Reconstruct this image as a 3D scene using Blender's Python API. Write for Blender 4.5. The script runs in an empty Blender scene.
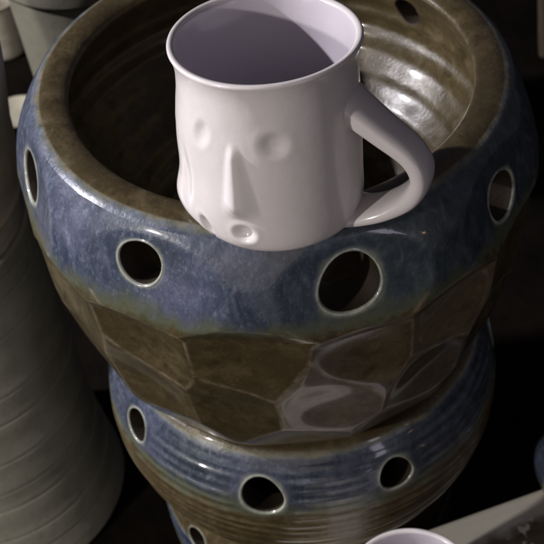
import bpy, math, random
import numpy as np
from mathutils import Vector, noise as mnoise
random.seed(7); rng = np.random.default_rng(7)
S = 0.01                      # the scene is written in centimetres; one Blender unit is a metre
Z0 = 42.0                     # height of the upper rim above the floor (cm)
scene = bpy.context.scene
COL = scene.collection

# ------------------------------------------------------------------ helpers
def link_mesh(name, V, F, mat, parent=None, attr=None, smooth=True):
    """V: (n,3) array in cm, local to the thing; F: list of faces or (m,4) array."""
    me = bpy.data.meshes.new(name)
    V = np.asarray(V, float) * S
    me.from_pydata(V.tolist(), [], [list(map(int, f)) for f in F])
    me.update()
    if attr is not None:
        ca = me.color_attributes.new('glaze', 'FLOAT_COLOR', 'POINT')
        a = np.ones((len(V), 4)); a[:, :3] = attr
        ca.data.foreach_set('color', a.ravel())
    if smooth:
        me.polygons.foreach_set('use_smooth', [True] * len(me.polygons))
    me.materials.append(mat)
    o = bpy.data.objects.new(name, me)
    COL.objects.link(o)
    if parent is not None:
        o.parent = parent
    return o

def thing(name, label, cat, loc, group=None, rot=(0, 0, 0)):
    o = bpy.data.objects.new(name, None)
    o.empty_display_size = 0.03
    o.location = (loc[0] * S, loc[1] * S, (loc[2] + Z0) * S)
    o.rotation_euler = rot
    COL.objects.link(o)
    o['label'] = label; o['category'] = cat
    if group: o['group'] = group
    return o

def grid_faces(nu, nv, wrap=True, off=0, skip=None):
    """quads of a (nv rows) x (nu columns) vertex grid; row-major."""
    i = np.arange(nu if wrap else nu - 1); j = np.arange(nv - 1)
    J, I = np.meshgrid(j, i, indexing='ij')
    I2 = (I + 1) % nu
    q = np.stack([J * nu + I, (J + 1) * nu + I, (J + 1) * nu + I2, J * nu + I2], -1)
    if skip is not None: q = q[~skip[:, :q.shape[1]]]
    return q.reshape(-1, 4) + off

def pin(x, pts):
    xs = [p[0] for p in pts]; ys = [p[1] for p in pts]
    return np.interp(x, xs, ys)

def smooth_prof(pts, n=400, it=8):
    """(z, r) points, z falling -> finely sampled, rounded table for interpolation (ascending z)."""
    z = np.linspace(pts[0][0], pts[-1][0], n)
    p = sorted(pts)
    r = np.interp(z, [a[0] for a in p], [a[1] for a in p])
    w = max(3, n // 40)
    for _ in range(it // 2):
        rp = np.concatenate([2 * r[0] - r[1:w + 1][::-1], r, 2 * r[-1] - r[-w - 1:-1][::-1]])
        r = np.convolve(rp, np.ones(2 * w + 1) / (2 * w + 1), 'valid')
    return list(zip(z[::-1], r[::-1]))

def lathe(prof, nu=96, wob=0.0, seed=0, warp=None):
    """prof: list of (r, z); returns V, F (open ends closed by tiny r)."""
    th = np.linspace(0, 2 * np.pi, nu, endpoint=False)
    r = np.array([p[0] for p in prof])[:, None]; z = np.array([p[1] for p in prof])[:, None]
    rr = r * (1 + wob * (np.sin(2 * th + seed) + .6 * np.sin(3 * th + 2.1 * seed) )[None])
    X = rr * np.sin(th); Y = -rr * np.cos(th); Zz = z + 0 * th
    V = np.stack([X, Y, Zz], -1)
    if warp is not None: V = warp(V)
    return V.reshape(-1, 3), grid_faces(nu, len(prof))

def fine(prof, step=.15):
    """resample a (r, z) polyline through a Catmull-Rom curve."""
    P = np.array(prof, float); out = []
    for i in range(len(P) - 1):
        p0 = P[max(i - 1, 0)]; p1 = P[i]; p2 = P[i + 1]; p3 = P[min(i + 2, len(P) - 1)]
        n = max(2, int(np.linalg.norm(p2 - p1) / step))
        for k in range(n):
            t = k / n
            out.append(.5 * ((2 * p1) + (p2 - p0) * t + (2 * p0 - 5 * p1 + 4 * p2 - p3) * t * t + (-p0 + 3 * p1 - 3 * p2 + p3) * t ** 3))
    out.append(P[-1])
    o = np.array(out); o[:, 0] = np.maximum(o[:, 0], .001)
    return [tuple(a) for a in o]

# ------------------------------------------------------------------ materials
class NT:
    def __init__(s, name):
        s.m = bpy.data.materials.new(name); s.m.use_nodes = True
        s.t = s.m.node_tree; s.b = s.t.nodes['Principled BSDF']
        s.tc = s.t.nodes.new('ShaderNodeTexCoord')
    def n(s, kind, **kw):
        x = s.t.nodes.new(kind)
        for k, v in kw.items(): setattr(x, k, v)
        return x
    def l(s, a, b): s.t.links.new(a, b)
    def noise(s, scale, detail=4, rough=.55, vec=None, dist=0):
        x = s.n('ShaderNodeTexNoise'); x.inputs['Scale'].default_value = scale
        x.inputs['Detail'].default_value = detail; x.inputs['Roughness'].default_value = rough
        x.inputs['Distortion'].default_value = dist
        s.l(vec or s.tc.outputs['Object'], x.inputs['Vector']); return x.outputs['Fac']
    def mapping(s, scale):
        x = s.n('ShaderNodeMapping'); x.inputs['Scale'].default_value = scale
        s.l(s.tc.outputs['Object'], x.inputs['Vector']); return x.outputs['Vector']
    def ramp(s, fac, stops):
        x = s.n('ShaderNodeValToRGB'); e = x.color_ramp.elements
        while len(e) < len(stops): e.new(.5)
        for k, (p, c) in enumerate(stops):
            e[k].position = p; e[k].color = (*c, 1) if len(c) == 3 else c
        s.l(fac, x.inputs['Fac']); return x.outputs['Color']
    def mix(s, fac, a, b, blend='MIX'):
        x = s.n('ShaderNodeMix', data_type='RGBA', blend_type=blend)
        for sock, v in ((x.inputs[0], fac), (x.inputs[6], a), (x.inputs[7], b)):
            if isinstance(v, (int, float)): sock.default_value = v
            elif isinstance(v, tuple): sock.default_value = (*v, 1)
            else: s.l(v, sock)
        return x.outputs[2]
    def math(s, op, a, b=0.0, c=None, clamp=False):
        x = s.n('ShaderNodeMath', operation=op, use_clamp=clamp)
        for k, v in enumerate((a, b) if c is None else (a, b, c)):
            if isinstance(v, (int, float)): x.inputs[k].default_value = v
            else: s.l(v, x.inputs[k])
        return x.outputs[0]
    def smooth(s, v, lo, hi):
        x = s.n('ShaderNodeMapRange', interpolation_type='SMOOTHSTEP')
        x.inputs['From Min'].default_value = lo; x.inputs['From Max'].default_value = hi
        s.l(v, x.inputs['Value']); return x.outputs['Result']
    def bump(s, h, dist, strength=1.0, prev=None):
        x = s.n('ShaderNodeBump'); x.inputs['Distance'].default_value = dist
        x.inputs['Strength'].default_value = strength
        s.l(h, x.inputs['Height'])
        if prev is not None: s.l(prev, x.inputs['Normal'])
        return x.outputs['Normal']
    def finish(s, color, rough, normal=None, spec=.5, coat=0.0):
        for k, v in (('Base Color', color), ('Roughness', rough), ('Normal', normal)):
            if v is None: continue
            if isinstance(v, (int, float)): s.b.inputs[k].default_value = v
            elif isinstance(v, tuple): s.b.inputs[k].default_value = (*v, 1)
            else: s.l(v, s.b.inputs[k])
        s.b.inputs['Specular IOR Level'].default_value = spec
        s.b.inputs['Coat Weight'].default_value = coat
        s.b.inputs['Coat Roughness'].default_value = .06
        return s.m

def glaze_material(name, blue_tone=1.0, brown_tone=1.0, teal=.8):
    """Brown iron glaze with a blue band; 'glaze' attribute: R blue band, G thin glaze on ridges, B hole lips."""
    m = NT(name)
    at = m.n('ShaderNodeVertexColor', layer_name='glaze')
    sep = m.n('ShaderNodeSeparateColor'); m.l(at.outputs['Color'], sep.inputs['Color'])
    R, G, B = sep.outputs[0], sep.outputs[1], sep.outputs[2]
    n_big = m.noise(28, 4, .6)
    n_mid = m.noise(110, 5, .62, dist=.4)
    n_fine = m.noise(620, 3, .6)
    flow = m.noise(150, 5, .65, vec=m.mapping((1.0, 1.0, .45)), dist=.6)
    k = brown_tone
    brown = m.ramp(n_mid, [(.30, (.040 * k, .029 * k, .012 * k)), (.52, (.088 * k, .066 * k, .030 * k)), (.75, (.140 * k, .110 * k, .058 * k))])
    brown = m.mix(m.math('MULTIPLY', m.smooth(m.noise(240, 5, .7), .50, .66), .55), brown, (.034 * k, .024 * k, .010 * k))
    brown = m.mix(m.smooth(n_big, .40, .68), brown, (.058 * k, .042 * k, .018 * k))
    brown = m.mix(m.math('MULTIPLY', m.smooth(n_fine, .60, .72), .35), brown, (.19 * k, .16 * k, .11 * k))
    q = blue_tone
    blue = m.ramp(flow, [(.28, (.020 * q, .031 * q, .052 * q)), (.50, (.050 * q, .063 * q, .103 * q)), (.74, (.108 * q, .128 * q, .182 * q))])
    huge = m.noise(11, 3, .55)
    blue = m.mix(m.math('MULTIPLY', m.smooth(huge, .50, .66), .75), blue, m.ramp(flow, [(.3, (.030 * q, .042 * q, .046 * q)), (.7, (.085 * q, .108 * q, .112 * q))]))
    blue = m.mix(m.math('MULTIPLY', m.smooth(n_big, .50, .72), .6), blue, m.ramp(n_mid, [(.3, (.080 * q, .083 * q, .145 * q)), (.7, (.165 * q, .165 * q, .250 * q))]))
    fleck = m.smooth(m.noise(300, 4, .72, vec=m.mapping((1, 1, .6)), dist=.5), .55, .72)
    blue = m.mix(m.math('MULTIPLY', fleck, m.math('MULTIPLY', m.smooth(huge, .40, .60), .6)), blue, (.25 * q, .28 * q, .34 * q))
    blue = m.mix(m.math('MULTIPLY', m.smooth(n_fine, .56, .72), .5), blue, (.026 * q, .032 * q, .042 * q))
    grit = m.smooth(m.noise(470, 3, .7, vec=m.mapping((1, 1, .5))), .53, .70)
    blue = m.mix(m.math('MULTIPLY', grit, .42), blue, (.20 * q, .235 * q, .31 * q))
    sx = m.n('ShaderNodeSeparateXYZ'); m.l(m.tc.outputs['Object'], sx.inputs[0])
    side = m.smooth(m.math('ADD', sx.outputs[0], m.math('MULTIPLY_ADD', n_big, .10, -.05)), -.035, .045)   # shaded right side painted a darker teal, partly the glaze's own hue
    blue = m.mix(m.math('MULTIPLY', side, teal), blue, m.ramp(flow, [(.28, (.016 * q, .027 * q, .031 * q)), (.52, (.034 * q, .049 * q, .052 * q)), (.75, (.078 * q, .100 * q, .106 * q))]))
    edge_noise = m.math('MULTIPLY_ADD', m.noise(70, 6, .68), 1.0, -.50)
    mask = m.math('ADD', R, edge_noise)
    green = m.smooth(mask, .20, .46)
    bmask = m.smooth(mask, .38, .78)
    c = m.mix(green, brown, (.085, .095, .060))
    c = m.mix(bmask, c, blue)
    thin = m.math('MULTIPLY', G, m.math('MULTIPLY_ADD', m.noise(130, 4, .65), 3.0, -1.0), clamp=True)
    thin_col = m.mix(bmask, (.23, .185, .125), (.22, .27, .33))
    c = m.mix(thin, c, thin_col)
    c = m.mix(m.math('MULTIPLY', B, m.math('MULTIPLY_ADD', m.noise(85, 4, .65), 2.2, -.40), clamp=True), c, (.40, .42, .34))
    rough = m.math('MULTIPLY_ADD', m.smooth(n_mid, .4, .8), .16, .34)
    nb = m.bump(m.noise(26, 2, .5), .0060, .34)
    nb = m.bump(m.noise(75, 2, .5), .0025, .14, nb)
    nb = m.bump(m.noise(520, 3, .6), .0006, .30, nb)
    m.b.inputs['Coat Roughness'].default_value = .07
    m.finish(c, rough, nb, spec=.5, coat=.7); m.b.inputs['Coat Roughness'].default_value = .08
    return m.m

def porcelain(name, col):
    m = NT(name)
    c = m.mix(m.math('MULTIPLY', m.smooth(m.noise(60, 4, .6), .35, .75), .5), col, tuple(a * .93 for a in col))
    c = m.mix(m.math('MULTIPLY', m.smooth(m.noise(900, 2, .5), .70, .76), .5), c, (.42, .37, .33))
    nb = m.bump(m.noise(70, 3, .5), .0022, .16)
    m.finish(c, .24, nb, spec=.5, coat=.25)
    m.b.inputs['Subsurface Weight'].default_value = .12
    m.b.inputs['Subsurface Radius'].default_value = (.004, .003, .0025)
    return m.m

def bisque(name, dark, light):
    m = NT(name)
    a = m.noise(18, 5, .6); b = m.noise(150, 5, .65); f = m.noise(900, 3, .6)
    c = m.ramp(a, [(.3, dark), (.7, light)])
    c = m.mix(m.math('MULTIPLY', m.smooth(b, .52, .75), .4), c, tuple(x * .55 for x in dark))
    c = m.mix(m.math('MULTIPLY', m.smooth(f, .64, .72), .4), c, tuple(x * .5 for x in dark))
    nb = m.bump(f, .0006, .4); nb = m.bump(m.noise(60, 3, .5), .002, .25, nb)
    return m.finish(c, .62, nb, spec=.3)

def wood(name, dark, light, scale=(6, 60, 60), rough=.6):
    m = NT(name)
    v = m.mapping(scale)
    g = m.noise(3.0, 6, .65, vec=v, dist=1.2)
    c = m.ramp(g, [(.3, dark), (.65, light)])
    nb = m.bump(g, .0012, .4)
    return m.finish(c, rough, nb, spec=.3)

def painted_board(name):
    """cream paint on wood; the brown front half is painted-in shade, with pale flakes"""
    m = NT(name)
    v = m.mapping((5, 40, 40))
    g = m.noise(3.0, 6, .65, vec=v, dist=1.0)
    brown_shade = m.ramp(g, [(.3, (.10, .075, .052)), (.7, (.27, .21, .155))])
    paint = m.ramp(m.noise(40, 4, .6), [(.3, (.76, .73, .63)), (.7, (.84, .81, .71))])
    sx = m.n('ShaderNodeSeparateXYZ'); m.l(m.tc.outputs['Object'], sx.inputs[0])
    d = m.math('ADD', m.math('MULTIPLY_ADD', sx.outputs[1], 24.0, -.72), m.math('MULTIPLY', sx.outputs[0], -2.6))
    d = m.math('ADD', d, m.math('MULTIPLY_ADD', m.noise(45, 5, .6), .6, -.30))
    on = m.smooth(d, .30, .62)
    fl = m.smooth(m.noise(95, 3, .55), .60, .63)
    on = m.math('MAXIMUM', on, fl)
    c = m.mix(on, brown_shade, paint)
    nb = m.bump(on, .0006, .6); nb = m.bump(g, .0008, .4, nb)
    return m.finish(c, .45, nb, spec=.4)

M = {}
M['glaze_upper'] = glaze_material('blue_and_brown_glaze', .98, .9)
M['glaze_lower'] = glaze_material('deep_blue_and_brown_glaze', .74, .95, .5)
M['porcelain'] = porcelain('white_porcelain', (.70, .66, .66))
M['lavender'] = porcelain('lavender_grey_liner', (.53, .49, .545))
M['shade_dark_bore'] = bisque('bore_shade_clay', (.020, .014, .009), (.034, .024, .016))
M['grey_clay'] = bisque('grey_bisque_clay', (.25, .25, .20), (.36, .355, .29))
M['brown_grey_clay'] = bisque('brown_grey_bisque_clay', (.46, .42, .345), (.60, .55, .46))
M['pale_clay'] = bisque('pale_slip_clay', (.15, .145, .11), (.21, .20, .155))
M['cream_clay'] = bisque('cream_clay', (.46, .43, .33), (.54, .51, .40))
M['board'] = painted_board('cream_paint_with_brown_shade')
M['dark_wood'] = wood('dark_wood', (.030, .021, .014), (.075, .052, .035))
M['stick'] = wood('weathered_wood', (.07, .052, .034), (.15, .115, .08), (60, 60, 6))

# ------------------------------------------------------------------ the stoneware vessels
def smin_second(vals):
    s = np.sort(vals, axis=0)
    return s[0], s[1]

class Vessel:
    """Wheel-thrown thick-walled vessel: outer wall, rolled rim, inner wall, real vent holes through the wall.
    z is measured from the rim, az in degrees from the front (-y) towards +x."""
    def __init__(s, outer, inner, facets=None, panels=None, rings=None, blue=(-.1, -4.4), wob=.004, seed=1):
        s.o = smooth_prof(outer, it=4); s.i = smooth_prof(inner, it=4)
        s.facets = facets or []; s.panels = panels or []; s.rings = rings; s.blue = blue; s.holes = []
        s.wob = wob; s.seed = seed
    def common(s, az, z):
        a = np.radians(az)
        return s.wob * (np.sin(2 * a + s.seed) + .6 * np.sin(3 * a + 2 * s.seed) + .35 * np.sin(5 * a + z * .5))
    def R(s, az, z):
        """outer radius and ridge factor"""
        az = np.asarray(az, float); z = np.asarray(z, float)
        base = pin(z, s.o)
        ridge = np.zeros_like(base)
        r = base.copy()
        for c, half, w in s.panels:                      # broad flats of the shoulder
            d = np.radians((az - c + 180) % 360 - 180)
            inside = np.abs(d) <= math.radians(half)
            win = np.clip((-z - .25) / 1.3, 0, 1) * np.clip((z + 9) / 3, 0, 1)
            cut = base * (1 - math.cos(math.radians(half)) / np.cos(np.clip(d, -1, 1)))
            r = np.where(inside, r - w * win * np.maximum(cut, 0), r)
        if s.facets:
            vals = [r]
            for (c, zc, rc, slope, half, tw, scoop, hip) in s.facets:
                d = np.radians((az - c + 180) % 360 - 180)
                near = np.abs(d) < math.radians(42)
                u = d * rc; v = z - zc
                rr = (rc + slope * v) * math.cos(math.radians(half)) / np.cos(np.clip(d, -.8, .8)) + tw * u + hip * np.maximum(v - 1.3, 0)
                # a scooped cut: hollow in the middle, so the planes meet in raised ridges
                rr = rr - scoop * np.clip(1 - (u / 3.2) ** 2 - (v / 2.9) ** 2, 0, 1) ** 2.2
                vals.append(np.where(near, rr, 99.0))
            m1, m2 = smin_second(np.stack(vals))
            k = .05
            g = m2 - m1
            r = m1 - k * .5 * np.exp(-g / k)
            ridge = np.exp(-(g / .034) ** 2) * np.clip((-z - .5) / .4, 0, 1) * np.where(z > -4.3, .12, 1)
        if s.rings:
            dr, rg = s.rings(az, z)
            for (ha, hz, hr) in s.holes:
                q = np.hypot(np.radians((az - ha + 180) % 360 - 180) * 11.3, z - hz)
                k = np.clip((q - hr - .3) / .9, 0, 1); dr = dr * k; rg = rg * k
            r = r + dr; ridge = np.maximum(ridge, rg)
        return r * (1 + s.common(az, z)), ridge
    def Ri(s, az, z):
        z = np.asarray(z, float)
        r = pin(z, s.i)
        r = r + (.055 + .02 * np.sin(z * 1.3)) * np.sin(z * 4.6 + np.radians(np.asarray(az)) * .6) * np.clip((-z - .8) / 1.2, 0, 1) + .008 * np.sin(z * 10.3 + 1) * np.clip((-z - .8) / 1.2, 0, 1)
        return r * (1 + .6 * s.common(az, z))
    def attr(s, az, z, ridge, lip=None):
        t, b = s.blue
        edge = np.minimum((t - z) / .35, (z - b) / 1.5)
        Rr = np.clip(.5 + .5 * edge, 0, 1)
        line = np.exp(-((z - t) / .09) ** 2) * .8
        G = np.maximum(ridge, line)
        B = np.zeros_like(Rr) if lip is None else lip
        return np.stack([Rr, G, B], -1)
    @staticmethod
    def pos(az, r, z):
        a = np.radians(az)
        return np.stack([r * np.sin(a), -r * np.cos(a), z], -1)

def build_vessel(root, vs, mat, holes, ztop_o, zbot_o, ztop_i, zbot_i, rim, foot, floor, nu=720, ref_r=12.5):
    vs.holes = [h[:3] for h in holes]
    dz = 2 * math.pi * ref_r / nu
    z = np.arange(ztop_o, zbot_o - 1e-6, -dz); z[-1] = zbot_o if abs(z[-1] - zbot_o) < dz * .5 else z[-1]
    if z[-1] > zbot_o + .02: z = np.append(z, zbot_o)
    az = np.arange(nu) * 360.0 / nu - 180
    AZ, ZZ = np.meshgrid(az, z)
    du = 360.0 / nu
    Ro, rg = vs.R(AZ, ZZ)
    Vo = vs.pos(AZ, Ro, ZZ).reshape(-1, 3); Ao = vs.attr(AZ, ZZ, rg).reshape(-1, 3)
    zi = z[(z <= ztop_i + 1e-6) & (z >= zbot_i)]
    j_in0 = int(np.argmax(z <= ztop_i + 1e-6))
    AZi, ZZi = np.meshgrid(az, zi)
    Ri = vs.Ri(AZi, ZZi)
    Vi = vs.pos(AZi, Ri, ZZi).reshape(-1, 3); Ai = np.zeros_like(Vi)
    Ai[:, 1] = 0
    sko = np.zeros((len(z) - 1, nu), bool); ski = np.zeros((len(zi) - 1, nu), bool)
    Vx, Ax, Fx = [Vo], [Ao], []
    base_i = len(Vo)
    Vx.append(Vi); Ax.append(Ai)
    nv = len(Vo) + len(Vi)
    parts = []
    for hole in holes:
        ha, hz, hr = hole[:3]; flare = hole[3] if len(hole) > 3 else 1.34
        f = .17 * min(1, hr / 1.2)
        n = int(round((hr * (flare + 1) / 2 + f) * 2 * 1.5 / dz)); n += n % 2
        ic = int(round((ha + 180) / du)); jc = int(round((z[0] - hz) / dz))
        n = min(n, 2 * (jc - j_in0 - 1))
        i0 = ic - n // 2; j0 = jc - n // 2
        loop = [(i0 + k, j0) for k in range(n)] + [(i0 + n, j0 + k) for k in range(n)] + \
               [(i0 + n - k, j0 + n) for k in range(n)] + [(i0, j0 + n - k) for k in range(n)]
        for jj in range(j0, j0 + n):
            for ii in range(i0, i0 + n):
                sko[jj, ii % nu] = True; ski[jj - j_in0, ii % nu] = True
        L = len(loop)
        la = np.array([i * du - 180 for i, j in loop]); lz = np.array([z[j] for i, j in loop])
        rc = float(vs.R(np.array(ha), np.array(hz))[0])
        kx = math.radians(1) * rc
        su = (la - ha) * kx; sv = lz - hz
        ang = np.arctan2(sv, su)
        wob = 1 + .035 * np.sin(2 * ang + ha) + .03 * np.sin(3 * ang + hz * 3 + ha)
        nrm = np.array([math.sin(math.radians(ha)), -math.cos(math.radians(ha)), 0])
        def ring(rad, t, inner):
            u = np.cos(ang) * rad * wob; v = np.sin(ang) * rad * wob
            u = su * (1 - t) + u * t; v = sv * (1 - t) + v * t
            A = ha + u / kx; Zr = hz + v
            if inner: return vs.pos(A, vs.Ri(A, Zr), Zr), A, Zr, np.zeros_like(A)
            rr, g = vs.R(A, Zr); return vs.pos(A, rr, Zr), A, Zr, g
        # flat annulus of wall round the hole, belongs to the body
        for inner in (False, True):
            prev = np.array([(base_i + (j - j_in0) * nu + i % nu) if inner else (j * nu + i % nu) for i, j in loop])
            K = 7
            for k in range(1, K + 1):
                P, A, Zr, g = ring((hr * flare if inner else hr) + f, k / K, inner)
                Vx.append(P)
                Ax.append(np.zeros_like(P) if inner else vs.attr(A, Zr, g, np.full(L, .55 * max(0, (k - K + 1.3) / 1.3) if k >= K - 1 else 0)))
                cur = nv + np.arange(L); nv += L
                q = np.stack([prev, cur, np.roll(cur, -1), np.roll(prev, -1)], -1)
                Fx.append(q[:, ::-1] if inner else q)
                prev = cur
        # the rounded lip and the bore: a part of its own
        PV, PA, PF = [], [], []
        m = 6
        for k in range(m + 1):
            ph = k / m * math.pi / 2
            P, A, Zr, g = ring(hr + f * (1 - math.sin(ph)), 1, False)
            P = P - nrm * f * (1 - math.cos(ph)) + nrm * .05 * math.sin(ph * 2)
            PV.append(P); PA.append(vs.attr(A, Zr, g, np.full(L, min(1, .6 + .5 * math.sin(ph * 2)) if k < m - 1 else (.45 if k < m else .1))))
        Pe = PV[-1]
        hi = hr * flare; Pi, A, Zr, g = ring(hi, 1, True); Pi = Pi + nrm * f
        for k in range(1, 6):
            P = Pe * (1 - k / 6) + Pi * k / 6
            a3 = np.zeros((L, 3)); a3[:, 2] = 0
            PV.append(P); PA.append(a3)
        for k in range(m, -1, -1):
            ph = k / m * math.pi / 2
            P, A, Zr, g = ring(hi + f * (1 - math.sin(ph)), 1, True)
            PV.append(P + nrm * f * (1 - math.cos(ph))); PA.append(np.zeros((L, 3)))
        PF = grid_faces(L, len(PV))
        parts.append((np.concatenate(PV), PF, np.concatenate(PA), (np.arange(len(PV) - 1) >= m - 1).repeat(L)))
    # rim (own part), foot and floor
    Fx.append(grid_faces(nu, len(z), skip=sko))
    Fx.append(grid_faces(nu, len(zi), off=base_i, skip=ski)[:, ::-1])
    def extra(first, rings, flip):
        nonlocal nv
        prev = first
        for (rr, zz) in rings:
            P = vs.pos(az, rr * (1 + (.6 if flip else 1) * vs.common(az, zz)), np.full(nu, zz)); Vx.append(P); Ax.append(np.zeros_like(P))
            cur = nv + np.arange(nu); nv += nu
            q = np.stack([prev, cur, np.roll(cur, -1), np.roll(prev, -1)], -1)
            Fx.append(q[:, ::-1] if flip else q); prev = cur
    extra((len(z) - 1) * nu + np.arange(nu), foot, False)
    extra(base_i + (len(zi) - 1) * nu + np.arange(nu), floor, True)
    body = link_mesh('body', np.concatenate(Vx), np.concatenate(Fx), mat, root, np.concatenate(Ax))
    # rim: from the outer wall over the top to the inner wall
    r0 = Ro[0]; r1 = Ri[0]
    prof = fine([(r0.mean(), z[0])] + rim + [(r1.mean(), zi[0])], .09)
    rv, ra = [], []
    for k, (rr, zz) in enumerate(prof):
        w = k / (len(prof) - 1)
        if k == 0: rad = r0
        elif k == len(prof) - 1: rad = r1
        else: rad = rr * (1 + (1 - .4 * w) * vs.common(az, zz)) + .012 * np.sin(np.radians(az) * 7 + 1) * math.sin(w * math.pi)
        P = vs.pos(az, rad, np.full(nu, zz))
        P[:, 2] += .05 * np.sin(np.radians(az) * 3 + 1.0) * math.sin(w * math.pi)
        rv.append(P)
        at = vs.attr(az, np.full(nu, zz), np.zeros(nu))
        if rr < rim[0][0] - .26: at[:, 0] = 0; at[:, 1] = 0
        if w > .8: at[:, 1] = .8 * math.exp(-((w - .9) / .06) ** 2)
        ra.append(at)
    link_mesh('rim', np.concatenate(rv), grid_faces(nu, len(prof))[:, ::-1], mat, root, np.concatenate(ra))
    for (PV, PF, PA, bore_mask) in parts:
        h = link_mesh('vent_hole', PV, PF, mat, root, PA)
        h.data.materials.append(M['shade_dark_bore'])           # the bore is coloured near black to paint in its shade
        h.data.polygons.foreach_set('material_index', bore_mask.astype(np.int32))
    return body

# upper vessel: blue shoulder, faceted brown belly
upper_out = [(-.3, 11.8), (-.75, 12.18), (-1.4, 12.57), (-2.2, 12.9), (-3.2, 13.15), (-4.5, 13.34), (-6, 13.35), (-8, 13.3),
             (-9.5, 13.1), (-11, 12.8), (-12.5, 12.4), (-14, 11.9), (-15.2, 11.3), (-16.1, 10.7), (-16.7, 10.0), (-17, 9.4)]
upper_in = [(-.3, 9.85), (-1, 10.3), (-2, 10.8), (-3.2, 11.05), (-4.2, 10.95), (-5.5, 10.4), (-7, 9.3), (-8.5, 8.0), (-10, 6.9), (-12, 5.6), (-14, 4.4)]
fac = []
for k in range(15):                                     # first row of cut facets
    c = -11 + 24 * k + rng.uniform(-1.5, 1.5)
    fac.append((c, -7.0 + rng.uniform(-.25, .25), 12.98 + rng.uniform(-.06, .06), .07 + rng.uniform(-.02, .03), 11.5, rng.uniform(-.02, .02), .22, .38))
for k in range(15):                                     # second row, set between them
    c = -17 + 24.4 * k + rng.uniform(-1.5, 1.5) if k < 14 else -17 - 20
    fac.append((c, -11.6 + rng.uniform(-.2, .2), 12.35 + rng.uniform(-.05, .05), .23 + rng.uniform(-.03, .03), 11.5, rng.uniform(-.02, .02), .22, 0))
for k in range(13):                                     # low cuts above the foot
    c = -4 + 27.7 * k + rng.uniform(-3, 3)
    fac.append((c, -15.0, 11.25 + rng.uniform(-.05, .05), .50, 11.5, 0, .05, 0))
for c, half in ((-72.5, 16), (-29, 16), (12.5, 16), (53, 16), (94, 16), (134, 16), (174, 16), (-147, 16), (-108, 16)):   # broad flats of the shoulder, one round each hole
    fac.append((c, -2.8, 13.02 + rng.uniform(-.03, .03), -.25, half, 0, .0, 0))
up = Vessel(upper_out, upper_in, fac, None, None, (-.06, -4.45), .003, 1.3)
r_up = thing('pierced_stoneware_vessel', 'big blue shouldered vessel with faceted brown belly, carrying the white face mug',
             'pottery vessel', (-.12, 0, 0), 'pierced glazed vessels stacked in a tower')
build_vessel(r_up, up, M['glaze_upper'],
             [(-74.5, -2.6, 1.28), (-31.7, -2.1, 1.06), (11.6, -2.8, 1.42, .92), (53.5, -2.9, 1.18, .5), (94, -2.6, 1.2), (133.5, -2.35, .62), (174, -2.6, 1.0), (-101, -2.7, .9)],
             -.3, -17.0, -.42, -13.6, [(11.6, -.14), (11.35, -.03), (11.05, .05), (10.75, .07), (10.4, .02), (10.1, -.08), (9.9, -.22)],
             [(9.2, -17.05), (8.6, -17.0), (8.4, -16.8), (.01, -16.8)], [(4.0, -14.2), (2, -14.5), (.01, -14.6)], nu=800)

# lower vessel: same glaze, thrown rings instead of facets
def lower_rings(az, z):
    a = np.radians(az)
    w = np.clip((-z - .5) / .6, 0, 1)
    ph = z * 2 * np.pi / .62 + .25 * np.sin(a * 2 + 1) + .8 * np.sin(z * .9)
    dr = (.045 * np.sin(ph) + .02 * np.sin(z * 19 + a) + .03 * np.sin(z * 4.1 + 2)) * w
    rg = np.clip(np.sin(ph) - .35, 0, 1) * .75 * w * (.55 + .45 * np.sin(a * 5 + z * 3))
    return dr, np.clip(rg, 0, 1)
lower_out = [(-.18, 10.42), (-.7, 10.85), (-1.7, 11.25), (-2.7, 11.52), (-4.2, 11.72), (-5.7, 11.7), (-7.2, 11.4), (-8.7, 10.8), (-10.5, 9.9), (-12, 8.8)]
lower_in = [(-.3, 8.5), (-1.5, 9.0), (-3, 9.9), (-5, 10.1), (-7, 9.7), (-9, 8.8), (-11, 7.4)]
low = Vessel(lower_out, lower_in, None, None, lower_rings, (-.25, -3.45), .004, 2.2)
r_lo = thing('pierced_stoneware_vessel', 'ringed vessel with dark blue band and small holes, under the faceted vessel',
             'pottery vessel', (.36, 0, -17.12), 'pierced glazed vessels stacked in a tower')
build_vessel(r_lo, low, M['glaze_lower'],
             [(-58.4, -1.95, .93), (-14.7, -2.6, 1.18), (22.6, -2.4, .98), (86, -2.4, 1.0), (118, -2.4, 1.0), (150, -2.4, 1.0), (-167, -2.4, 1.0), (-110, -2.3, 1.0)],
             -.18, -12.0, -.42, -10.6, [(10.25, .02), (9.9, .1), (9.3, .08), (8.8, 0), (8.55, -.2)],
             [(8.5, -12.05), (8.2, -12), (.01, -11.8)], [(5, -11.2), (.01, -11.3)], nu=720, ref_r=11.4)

# bottom vessel of the tower, mostly hidden
bot_out = [(-.18, 9.0), (-.7, 9.25), (-2, 9.6), (-3.5, 9.75), (-6, 9.6), (-9, 8.8), (-12.7, 7.8)]
bot_in = [(-.3, 7.4), (-1.5, 7.9), (-3, 8.3), (-6, 8.2), (-9, 7.2), (-12, 5.6)]
bot = Vessel(bot_out, bot_in, None, None, lower_rings, (-2.7, -5.4), .004, .7)
r_bt = thing('pierced_stoneware_vessel', 'lowest vessel of the tower, one hole peeping out under the ringed vessel',
             'pottery vessel', (.3, 0, -29.22), 'pierced glazed vessels stacked in a tower')
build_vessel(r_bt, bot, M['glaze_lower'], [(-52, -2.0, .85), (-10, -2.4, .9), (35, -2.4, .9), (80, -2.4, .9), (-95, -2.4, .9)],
             -.18, -12.7, -.42, -11.6, [(8.9, .02), (8.6, .1), (8.1, .08), (7.6, 0), (7.45, -.2)],
             [(7.6, -12.75), (.01, -12.7)], [(4, -11.9), (.01, -12)], nu=360, ref_r=10.5)

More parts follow.
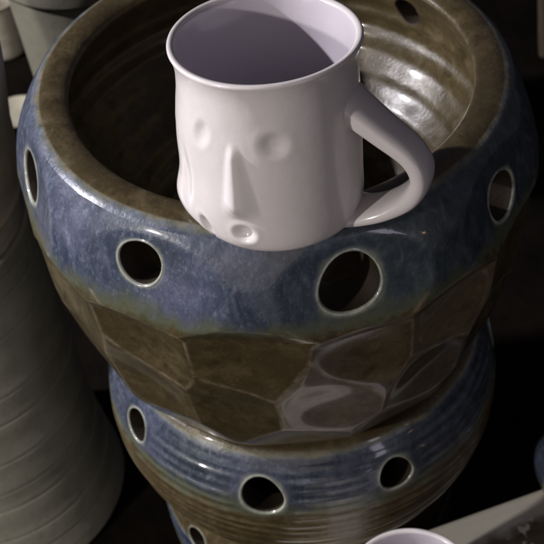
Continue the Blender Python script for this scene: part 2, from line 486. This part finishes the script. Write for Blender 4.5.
# ------------------------------------------------------------------ the white face mug
def sm(x, a, b):
    t = np.clip((x - a) / (b - a), 0, 1); return t * t * (3 - 2 * t)

MUG_H = 8.14
def mug_body_mesh():
    """outer wall with the pressed face, rolled lip, inner wall; az 0 = front."""
    nu = 384
    az = np.arange(nu) * 360 / nu - 180
    outer = [(.001, .18), (2.2, .16), (2.8, .05), (3.08, .0), (3.36, .10), (3.58, .42), (3.66, 1.0), (3.66, 2.0), (3.66, 3.2), (3.66, 4.6), (3.64, 6.0), (3.64, 7.0), (3.69, 7.5), (3.79, 7.88)]
    lip = [(3.85, 8.02), (3.83, 8.12), (3.74, 8.16), (3.62, 8.12), (3.52, 7.98)]
    inner = [(3.42, 7.5), (3.36, 6.8), (3.38, 5), (3.42, 3), (3.38, 1.4), (3.1, .75), (2.3, .5), (.001, .45)]
    prof = fine(outer + lip + inner, .055)
    R = np.array([p[0] for p in prof]); H = np.array([p[1] for p in prof])
    # walk distance tells outer from inner
    top = int(np.argmax(H))
    A, _ = np.meshgrid(az, R); Rg = np.repeat(R[:, None], nu, 1); Hg = np.repeat(H[:, None], nu, 1)
    d = np.zeros_like(Rg)
    def dent(a0, h0, ra, rh, depth, tilt=0, rimh=.0):
        u = np.radians((A - a0 + 180) % 360 - 180) * 3.7; v = Hg - h0
        c, s = math.cos(tilt), math.sin(tilt)
        x = (u * c + v * s) / ra; y = (-u * s + v * c) / rh
        q = np.sqrt(x * x + y * y)
        return -depth * (1 - sm(q, .15, 1.15)) + rimh * np.exp(-((q - 1.25) / .3) ** 2)
    d += dent(-50, 5.45, .42, .72, .12, -.45, .01)      # left eye
    d += dent(-1, 5.42, .62, .62, .17, 0, .01)          # right eye
    d += dent(-25, 1.12, .50, .43, .26, 0, .025)        # mouth
    d += dent(-56, .7, .40, .60, .40, .2, .02)         # dimple of the next face round the side
    d += dent(-100, 5.3, .5, .6, .2, 0, .02)
    def nose(a0, htop, hbot, halfw, prot):
        u = np.radians((A - a0 + 180) % 360 - 180) * 3.7
        t = np.clip((htop - Hg) / (htop - hbot), 0, 1)
        w = .26 + (halfw - .26) * t ** .8
        fall = sm(Hg, hbot - .45, hbot + .55) * (1 - sm(Hg, htop - .5, htop + .25))
        q = np.clip(np.abs(u) / w, 0, 1)
        ridge = np.where(u < 0, .5 + .5 * np.cos(np.pi * q), (1 - q) ** 1.1 * (1 - .25 * q))
        ridge = ridge - .10 * np.exp(-(q / .2) ** 2)
        return (prot * (.35 + .65 * t)) * ridge * fall
    d += nose(-26.5, 5.3, 2.15, .92, .50)
    u = np.radians((A + 92 + 180) % 360 - 180) * 3.7
    d += .30 * np.exp(-(u / 1.7) ** 2) * sm(Hg, -.05, .6) * (1 - sm(Hg, 3.5, 7.4)) + .30 * np.exp(-(u / 1.25) ** 2 - ((Hg - 1.25) / .95) ** 2)
    u = np.radians((A + 74 + 180) % 360 - 180) * 3.7
    d -= .10 * np.exp(-(u / .32) ** 2 - ((Hg - 2.7) / 1.3) ** 2)      # full cheek low on the left
    u = np.radians((A + 50 + 180) % 360 - 180) * 3.7
    d += .10 * np.exp(-(u / 1.1) ** 2 - ((Hg - 1.7) / 1.0) ** 2)
    outer_mask = (np.arange(len(R)) < top)[:, None] * sm(Rg, 2.6, 3.3)
    Rr = Rg + d * outer_mask + .02 * np.sin(np.radians(A) * 2 + 1) * sm(Rg, 1, 3)
    Hh = Hg + .035 * np.sin(np.radians(A) * 2 + .4) * sm(Hg, 4, 8)
    a = np.radians(A)
    V = np.stack([Rr * np.sin(a), -Rr * np.cos(a), Hh], -1).reshape(-1, 3)
    return V, grid_faces(nu, len(R))[:, ::-1]

def strap(path, width, thick, n=60, m=20, up=Vector((0, 1, 0))):
    """sweep a rounded strap along a path of (x, z, w-scale, t-scale) in the xz plane"""
    P = np.array(path, float); pts = []
    for i in range(len(P) - 1):
        p0 = P[max(i - 1, 0)]; p1 = P[i]; p2 = P[i + 1]; p3 = P[min(i + 2, len(P) - 1)]
        k = n // (len(P) - 1)
        for q in range(k):
            t = q / k
            pts.append(.5 * ((2 * p1) + (p2 - p0) * t + (2 * p0 - 5 * p1 + 4 * p2 - p3) * t * t + (-p0 + 3 * p1 - 3 * p2 + p3) * t ** 3))
    pts.append(P[-1]); pts = np.array(pts)
    tan = np.gradient(pts[:, :2], axis=0); tan /= np.linalg.norm(tan, axis=1)[:, None]
    V = []
    for (x, z, ws, ts), (tx, tz) in zip(pts, tan):
        nx, nz = -tz, tx
        for q in range(m):
            an = 2 * math.pi * q / m
            cs, sn = math.cos(an), math.sin(an)
            e = .72
            a = math.copysign(abs(cs) ** e, cs) * width * ws / 2; b = math.copysign(abs(sn) ** e, sn) * thick * ts / 2
            V.append((x + nx * b, a, z + nz * b))
    return np.array(V), grid_faces(m, len(pts))

mugV, mugF = mug_body_mesh()
hV, hF = strap([(3.1, 5.7, 1.3, 1.7), (3.75, 5.3, 1.15, 1.3), (4.75, 4.55, 1.05, 1.1), (5.9, 3.65, 1, 1.0), (6.3, 2.7, 1, 1.0), (5.9, 1.7, 1.02, 1.02), (4.95, .92, 1.05, .88), (3.9, .46, 1.15, .78), (3.0, .34, 1.4, .8)], 1.78, .84)
hA = math.radians(-24)
def rotz(V, a):
    c, s_ = math.cos(a), math.sin(a); W = V.copy(); W[:, 0] = V[:, 0] * c - V[:, 1] * s_; W[:, 1] = V[:, 0] * s_ + V[:, 1] * c; return W
mug = thing('face_mug', 'white mug with pressed face and pointed nose, on the rim of the faceted vessel', 'mug',
            (-.33, -10.0, .10), 'white porcelain mugs', (math.radians(-5.2), math.radians(-.2), 0))
mb = link_mesh('body', mugV, mugF, M['porcelain'], mug)
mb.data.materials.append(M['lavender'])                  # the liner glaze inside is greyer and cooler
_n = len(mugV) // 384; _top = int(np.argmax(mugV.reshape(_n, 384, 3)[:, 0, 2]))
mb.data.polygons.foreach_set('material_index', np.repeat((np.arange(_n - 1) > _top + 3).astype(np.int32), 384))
mh = link_mesh('handle', rotz(hV, hA), hF, M['porcelain'], mug)

def copy_tree(root, loc, rz, scale, label):
    c = root.copy(); COL.objects.link(c)
    c.location = (loc[0] * S, loc[1] * S, (loc[2] + Z0) * S); c.rotation_euler = (0, 0, rz); c.scale = (scale,) * 3
    c['label'] = label
    for ch in root.children:
        k = ch.copy(); COL.objects.link(k); k.parent = c
    return c

# ------------------------------------------------------------------ the low bench in front, with a second mug and a small pot
def box(cx, cy, cz, sx, sy, sz, ch=.25):
    """chamfered box, grid-cut along x so the bevels shade well"""
    import bmesh
    bm = bmesh.new(); bmesh.ops.create_cube(bm, size=1)
    for v in bm.verts: v.co = Vector((cx + v.co.x * sx, cy + v.co.y * sy, cz + v.co.z * sz))
    bmesh.ops.bevel(bm, geom=bm.edges[:], offset=ch, segments=3, profile=.6, affect='EDGES')
    bm.verts.index_update()
    V = np.array([v.co[:] for v in bm.verts]); F = [[v.index for v in f.verts] for f in bm.faces]
    bm.free(); return V, F
BZ = -28.5
ang = math.atan2(-6.18 + 8.45, 14.53 - 6.77)
ex = np.array([math.cos(ang), math.sin(ang)]); ey = np.array([-math.sin(ang), math.cos(ang)])
mid = np.array([6.77, -8.45]) + ex * 7.0 - ey * 6.6
bench = thing('plank_bench', 'low plank bench with cream paint and painted-in brown shade in the lower right corner', 'bench',
              (mid[0], mid[1], -42), None, (0, 0, ang))
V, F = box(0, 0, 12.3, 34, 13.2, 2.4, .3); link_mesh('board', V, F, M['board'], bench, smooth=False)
for sx in (-1, 1):
    V, F = box(sx * 13.5, 0, 5.55, 2.2, 11, 11.1, .2); link_mesh('leg', V, F, M['dark_wood'], bench, smooth=False)

copy_tree(mug, (4.75, -16.2, BZ), math.radians(-75), .88, 'white mug cut off by the bottom edge, standing on the plank bench')

pot = thing('glazed_jar', 'small grey blue jar at the right edge, standing on the plank bench', 'jar', (16.0, -6.2, BZ))
pv = Vessel([(0, 2.6), (-1, 3.1), (-2.4, 3.4), (-4, 3.1), (-6, 2.4)], [(0, 2.3), (-6, 2)], None, None, None, (.3, -3.2), .004, .2)
prof = fine([(.001, 0.05), (2.2, 0), (2.5, .15), (2.9, 1.2), (3.3, 2.6), (3.45, 4.0), (3.25, 5.1), (2.75, 5.8), (2.6, 6.2), (2.65, 6.45), (2.5, 6.5), (2.35, 6.2), (2.6, 5.5), (3.0, 4), (2.6, 1.2), (.001, .7)], .12)
prof = [(a * .66, b * .68) for a, b in prof]
V, F = lathe(prof, 96, .004)
zz = V[:, 2] ; at = np.zeros((len(V), 3)); at[:, 0] = np.clip(.5 + (zz - 1.6) / 1.2, 0, 1)
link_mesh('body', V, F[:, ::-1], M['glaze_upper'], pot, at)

# ------------------------------------------------------------------ grey clay pots stacked on the left
def grooved(V):
    return V
pg = [(8.1, 0)]
zs = np.arange(.2, 27.0, .06)
groove_z = [2.2, 4.1, 6.9, 8.6, 11.4, 14.9, 17.2, 21.7, 24.4]
def gr(zv):
    r = 8.35 - .035 * zv + 1.0 * max(0, (9 - zv) / 9) ** 1.5 + .035 * math.sin(zv * 2.3)
    for k, g in enumerate(groove_z): r -= (.05 + .06 * (k % 3)) * math.exp(-((zv - g) / .075) ** 2) - .02 * math.exp(-((zv - g - .35) / .2) ** 2)
    return r
profg = [(.001, 0), (9.1, 0.02)] + [(gr(z_), z_) for z_ in zs] + [(7.2, 27.12), (7.0, 27.14), (6.6, 26.8), (6.7, 20), (7, 3), (.001, 1)]
def spiral(V):
    a = np.arctan2(V[..., 0], -V[..., 1]); W = V.copy()
    W[..., 2] = V[..., 2] + np.where((V[..., 2] > 1) & (V[..., 2] < 26), .28 * np.sin(a + .6) + .03 * np.sin(3 * a), 0)
    return W
t = thing('grooved_pot', 'tall grey clay pot with turned grooves at the lower left, under a flaring grey pot', 'pot', (-23, 8, -42), 'grey unglazed pots stacked on the left')
V, F = lathe(profg, 200, .004, 1, spiral); link_mesh('body', V, F[:, ::-1], M['grey_clay'], t)
t = thing('flaring_pot', 'plain grey clay pot flaring upwards at the left edge, standing on the grooved pot', 'pot', (-23, 8, -14.8), 'grey unglazed pots stacked on the left')
V, F = lathe(fine([(.001, .02), (6.5, 0), (6.85, .12), (6.95, .5), (7.15, 1.6), (7.42, 2.2), (7.3, 2.6), (7.5, 4.5), (7.9, 8), (8.2, 10.5), (8.3, 12.2), (8.45, 13.2), (8.2, 13.5), (7.9, 13.1), (7.6, 10), (7, 3), (.001, 1.2)], .2), 160, .004, 2)
link_mesh('body', V, F[:, ::-1], M['brown_grey_clay'], t)

# ------------------------------------------------------------------ things further back
t = thing('pale_bucket_pot', 'tall pale clay pot tapering to its foot, behind the faceted vessel at the upper left', 'pot', (-13.5, 34, -40.6))
V, F = lathe(fine([(.001, 0), (3.3, 0), (3.7, .3), (4.4, 8), (5.1, 18), (5.75, 27.2), (6.15, 27.5), (6.2, 29.3), (5.95, 29.6), (5.6, 29.2), (5.2, 26), (4, 6), (.001, 1.5)], .25), 128, .004, 3)
link_mesh('body', V, F[:, ::-1], M['pale_clay'], t)
t = thing('cream_cup', 'blurred cream cup in the far upper left corner beside the pale pot', 'cup', (-28.6, 68, -42))
V, F = lathe(fine([(.001, 0), (2.6, 0), (2.9, .3), (3.1, 3), (3.3, 6.2), (3.45, 6.6), (3.25, 6.7), (3.1, 6), (2.8, 1), (.001, .6)], .2), 96, .004, 3)
link_mesh('body', V, F[:, ::-1], M['cream_clay'], t)
t = thing('cream_dish', 'pale dish on the floor in the gap between the grey pot and the blue shoulder', 'dish', (-25.6, 54.3, -42))
t.scale = (.62, .62, .4)
V, F = lathe(fine([(.001, 0), (2.4, 0), (2.7, .25), (3.6, 1.4), (4.2, 2.4), (4.3, 2.65), (4.1, 2.65), (3.3, 1.5), (2.4, .6), (.001, .5)], .2), 96, .004, 3)
link_mesh('body', V, F[:, ::-1], M['cream_clay'], t)
t = thing('wooden_stick', 'thin weathered wooden stick standing in the dark at the upper right edge', 'stick', (29.9, 57, -42), None, (math.radians(-2), math.radians(-5), 0))
V, F = lathe(fine([(.001, 0), (.55, .02), (.62, 6), (.55, 16), (.6, 27), (.5, 33), (.001, 33.2)], .4), 32, .03, 3)
link_mesh('shaft', V, F[:, ::-1], M['stick'], t)

# ------------------------------------------------------------------ floor
gm = NT('dark_earth_floor')
gn = gm.noise(9, 6, .6); c = gm.ramp(gn, [(.3, (.003, .0025, .002)), (.7, (.012, .009, .0065))])
gm.finish(c, .85, gm.bump(gm.noise(60, 5, .6), .004, .5), spec=.05)
n = 60; g = np.linspace(-220, 220, n); X, Y = np.meshgrid(g, g)
Zf = np.array([[.25 * mnoise.noise(Vector((x * .03, y * .03, 0))) - .3 for x in g] for y in g])
V = np.stack([X, Y + 60, Zf], -1).reshape(-1, 3)
fl = link_mesh('floor', V, grid_faces(n, n, wrap=False), gm.m)
fl['kind'] = 'structure'
for p in fl.data.polygons: pass
fl.data.flip_normals()

# ------------------------------------------------------------------ lights: a lamp left and a little behind, a weaker one left in front, a dim doorway front right, a far warm bulb
def area(name, az, el, dist, size, power, col, target=(0, -4, 0), shape='DISK'):
    a, e = math.radians(az), math.radians(el)
    d = Vector((math.sin(a) * math.cos(e), -math.cos(a) * math.cos(e), math.sin(e)))
    L = bpy.data.lights.new(name, 'AREA'); L.shape = shape; L.size = size[0] * S
    if shape in ('RECTANGLE', 'ELLIPSE'): L.size_y = size[1] * S
    L.energy = power; L.color = col
    o = bpy.data.objects.new(name, L); COL.objects.link(o)
    p = Vector(target) + d * dist
    o.location = (p.x * S, p.y * S, (p.z + Z0) * S)
    o.rotation_euler = d.to_track_quat('Z', 'Y').to_euler()
    return o
area('key_lamp', -98, 28, 120, (4,), 17.5, (.985, .95, 1.0))
area('side_lamp', -55, 17, 120, (4,), 6.6, (1.0, .94, .89))
area('front_fill', -14, 14, 190, (170,), 4.1, (1.0, .87, .76))  # broad soft fill added to lift the shaded fronts, no source seen
area('doorway', 34, 5, 190, (20, 60), 1.5, (.90, .84, 1.0), shape='RECTANGLE')
L = bpy.data.lights.new('far_bulb', 'POINT'); L.energy = .35; L.color = (1, .62, .28); L.shadow_soft_size = .02
o = bpy.data.objects.new('far_bulb', L); COL.objects.link(o); o.location = (1.35, -1.05, .52)

w = bpy.data.worlds.new('World'); scene.world = w; w.use_nodes = True
bg = w.node_tree.nodes['Background']; bg.inputs['Color'].default_value = (.80, .76, 1.0, 1); bg.inputs['Strength'].default_value = .038

# ------------------------------------------------------------------ camera
cam = bpy.data.cameras.new('camera'); co = bpy.data.objects.new('camera', cam); COL.objects.link(co); scene.camera = co
pitch, roll = math.radians(44.8), math.radians(-5.3)
fw = Vector((0, math.cos(pitch), -math.sin(pitch))); rt = Vector((1, 0, 0)); upv = rt.cross(fw)
r2 = rt * math.cos(roll) + upv * math.sin(roll); u2 = -rt * math.sin(roll) + upv * math.cos(roll)
p = -fw * 59.8 + u2 * (-9.9)
from mathutils import Matrix
Mx = Matrix((( r2.x, u2.x, -fw.x), (r2.y, u2.y, -fw.y), (r2.z, u2.z, -fw.z))).to_4x4()
Mx.translation = Vector((p.x * S, p.y * S, (p.z + Z0) * S)); co.matrix_world = Mx
cam.sensor_width = 36; cam.lens = 18 / math.tan(math.radians(12.5))
cam.clip_start = .01; cam.clip_end = 100
cam.dof.use_dof = True; cam.dof.focus_distance = .47; cam.dof.aperture_fstop = 32

scene.view_settings.view_transform = 'Standard'; scene.view_settings.look = 'None'
scene.view_settings.exposure = 0; scene.view_settings.gamma = 1
scene.cycles.filter_width = 2.0
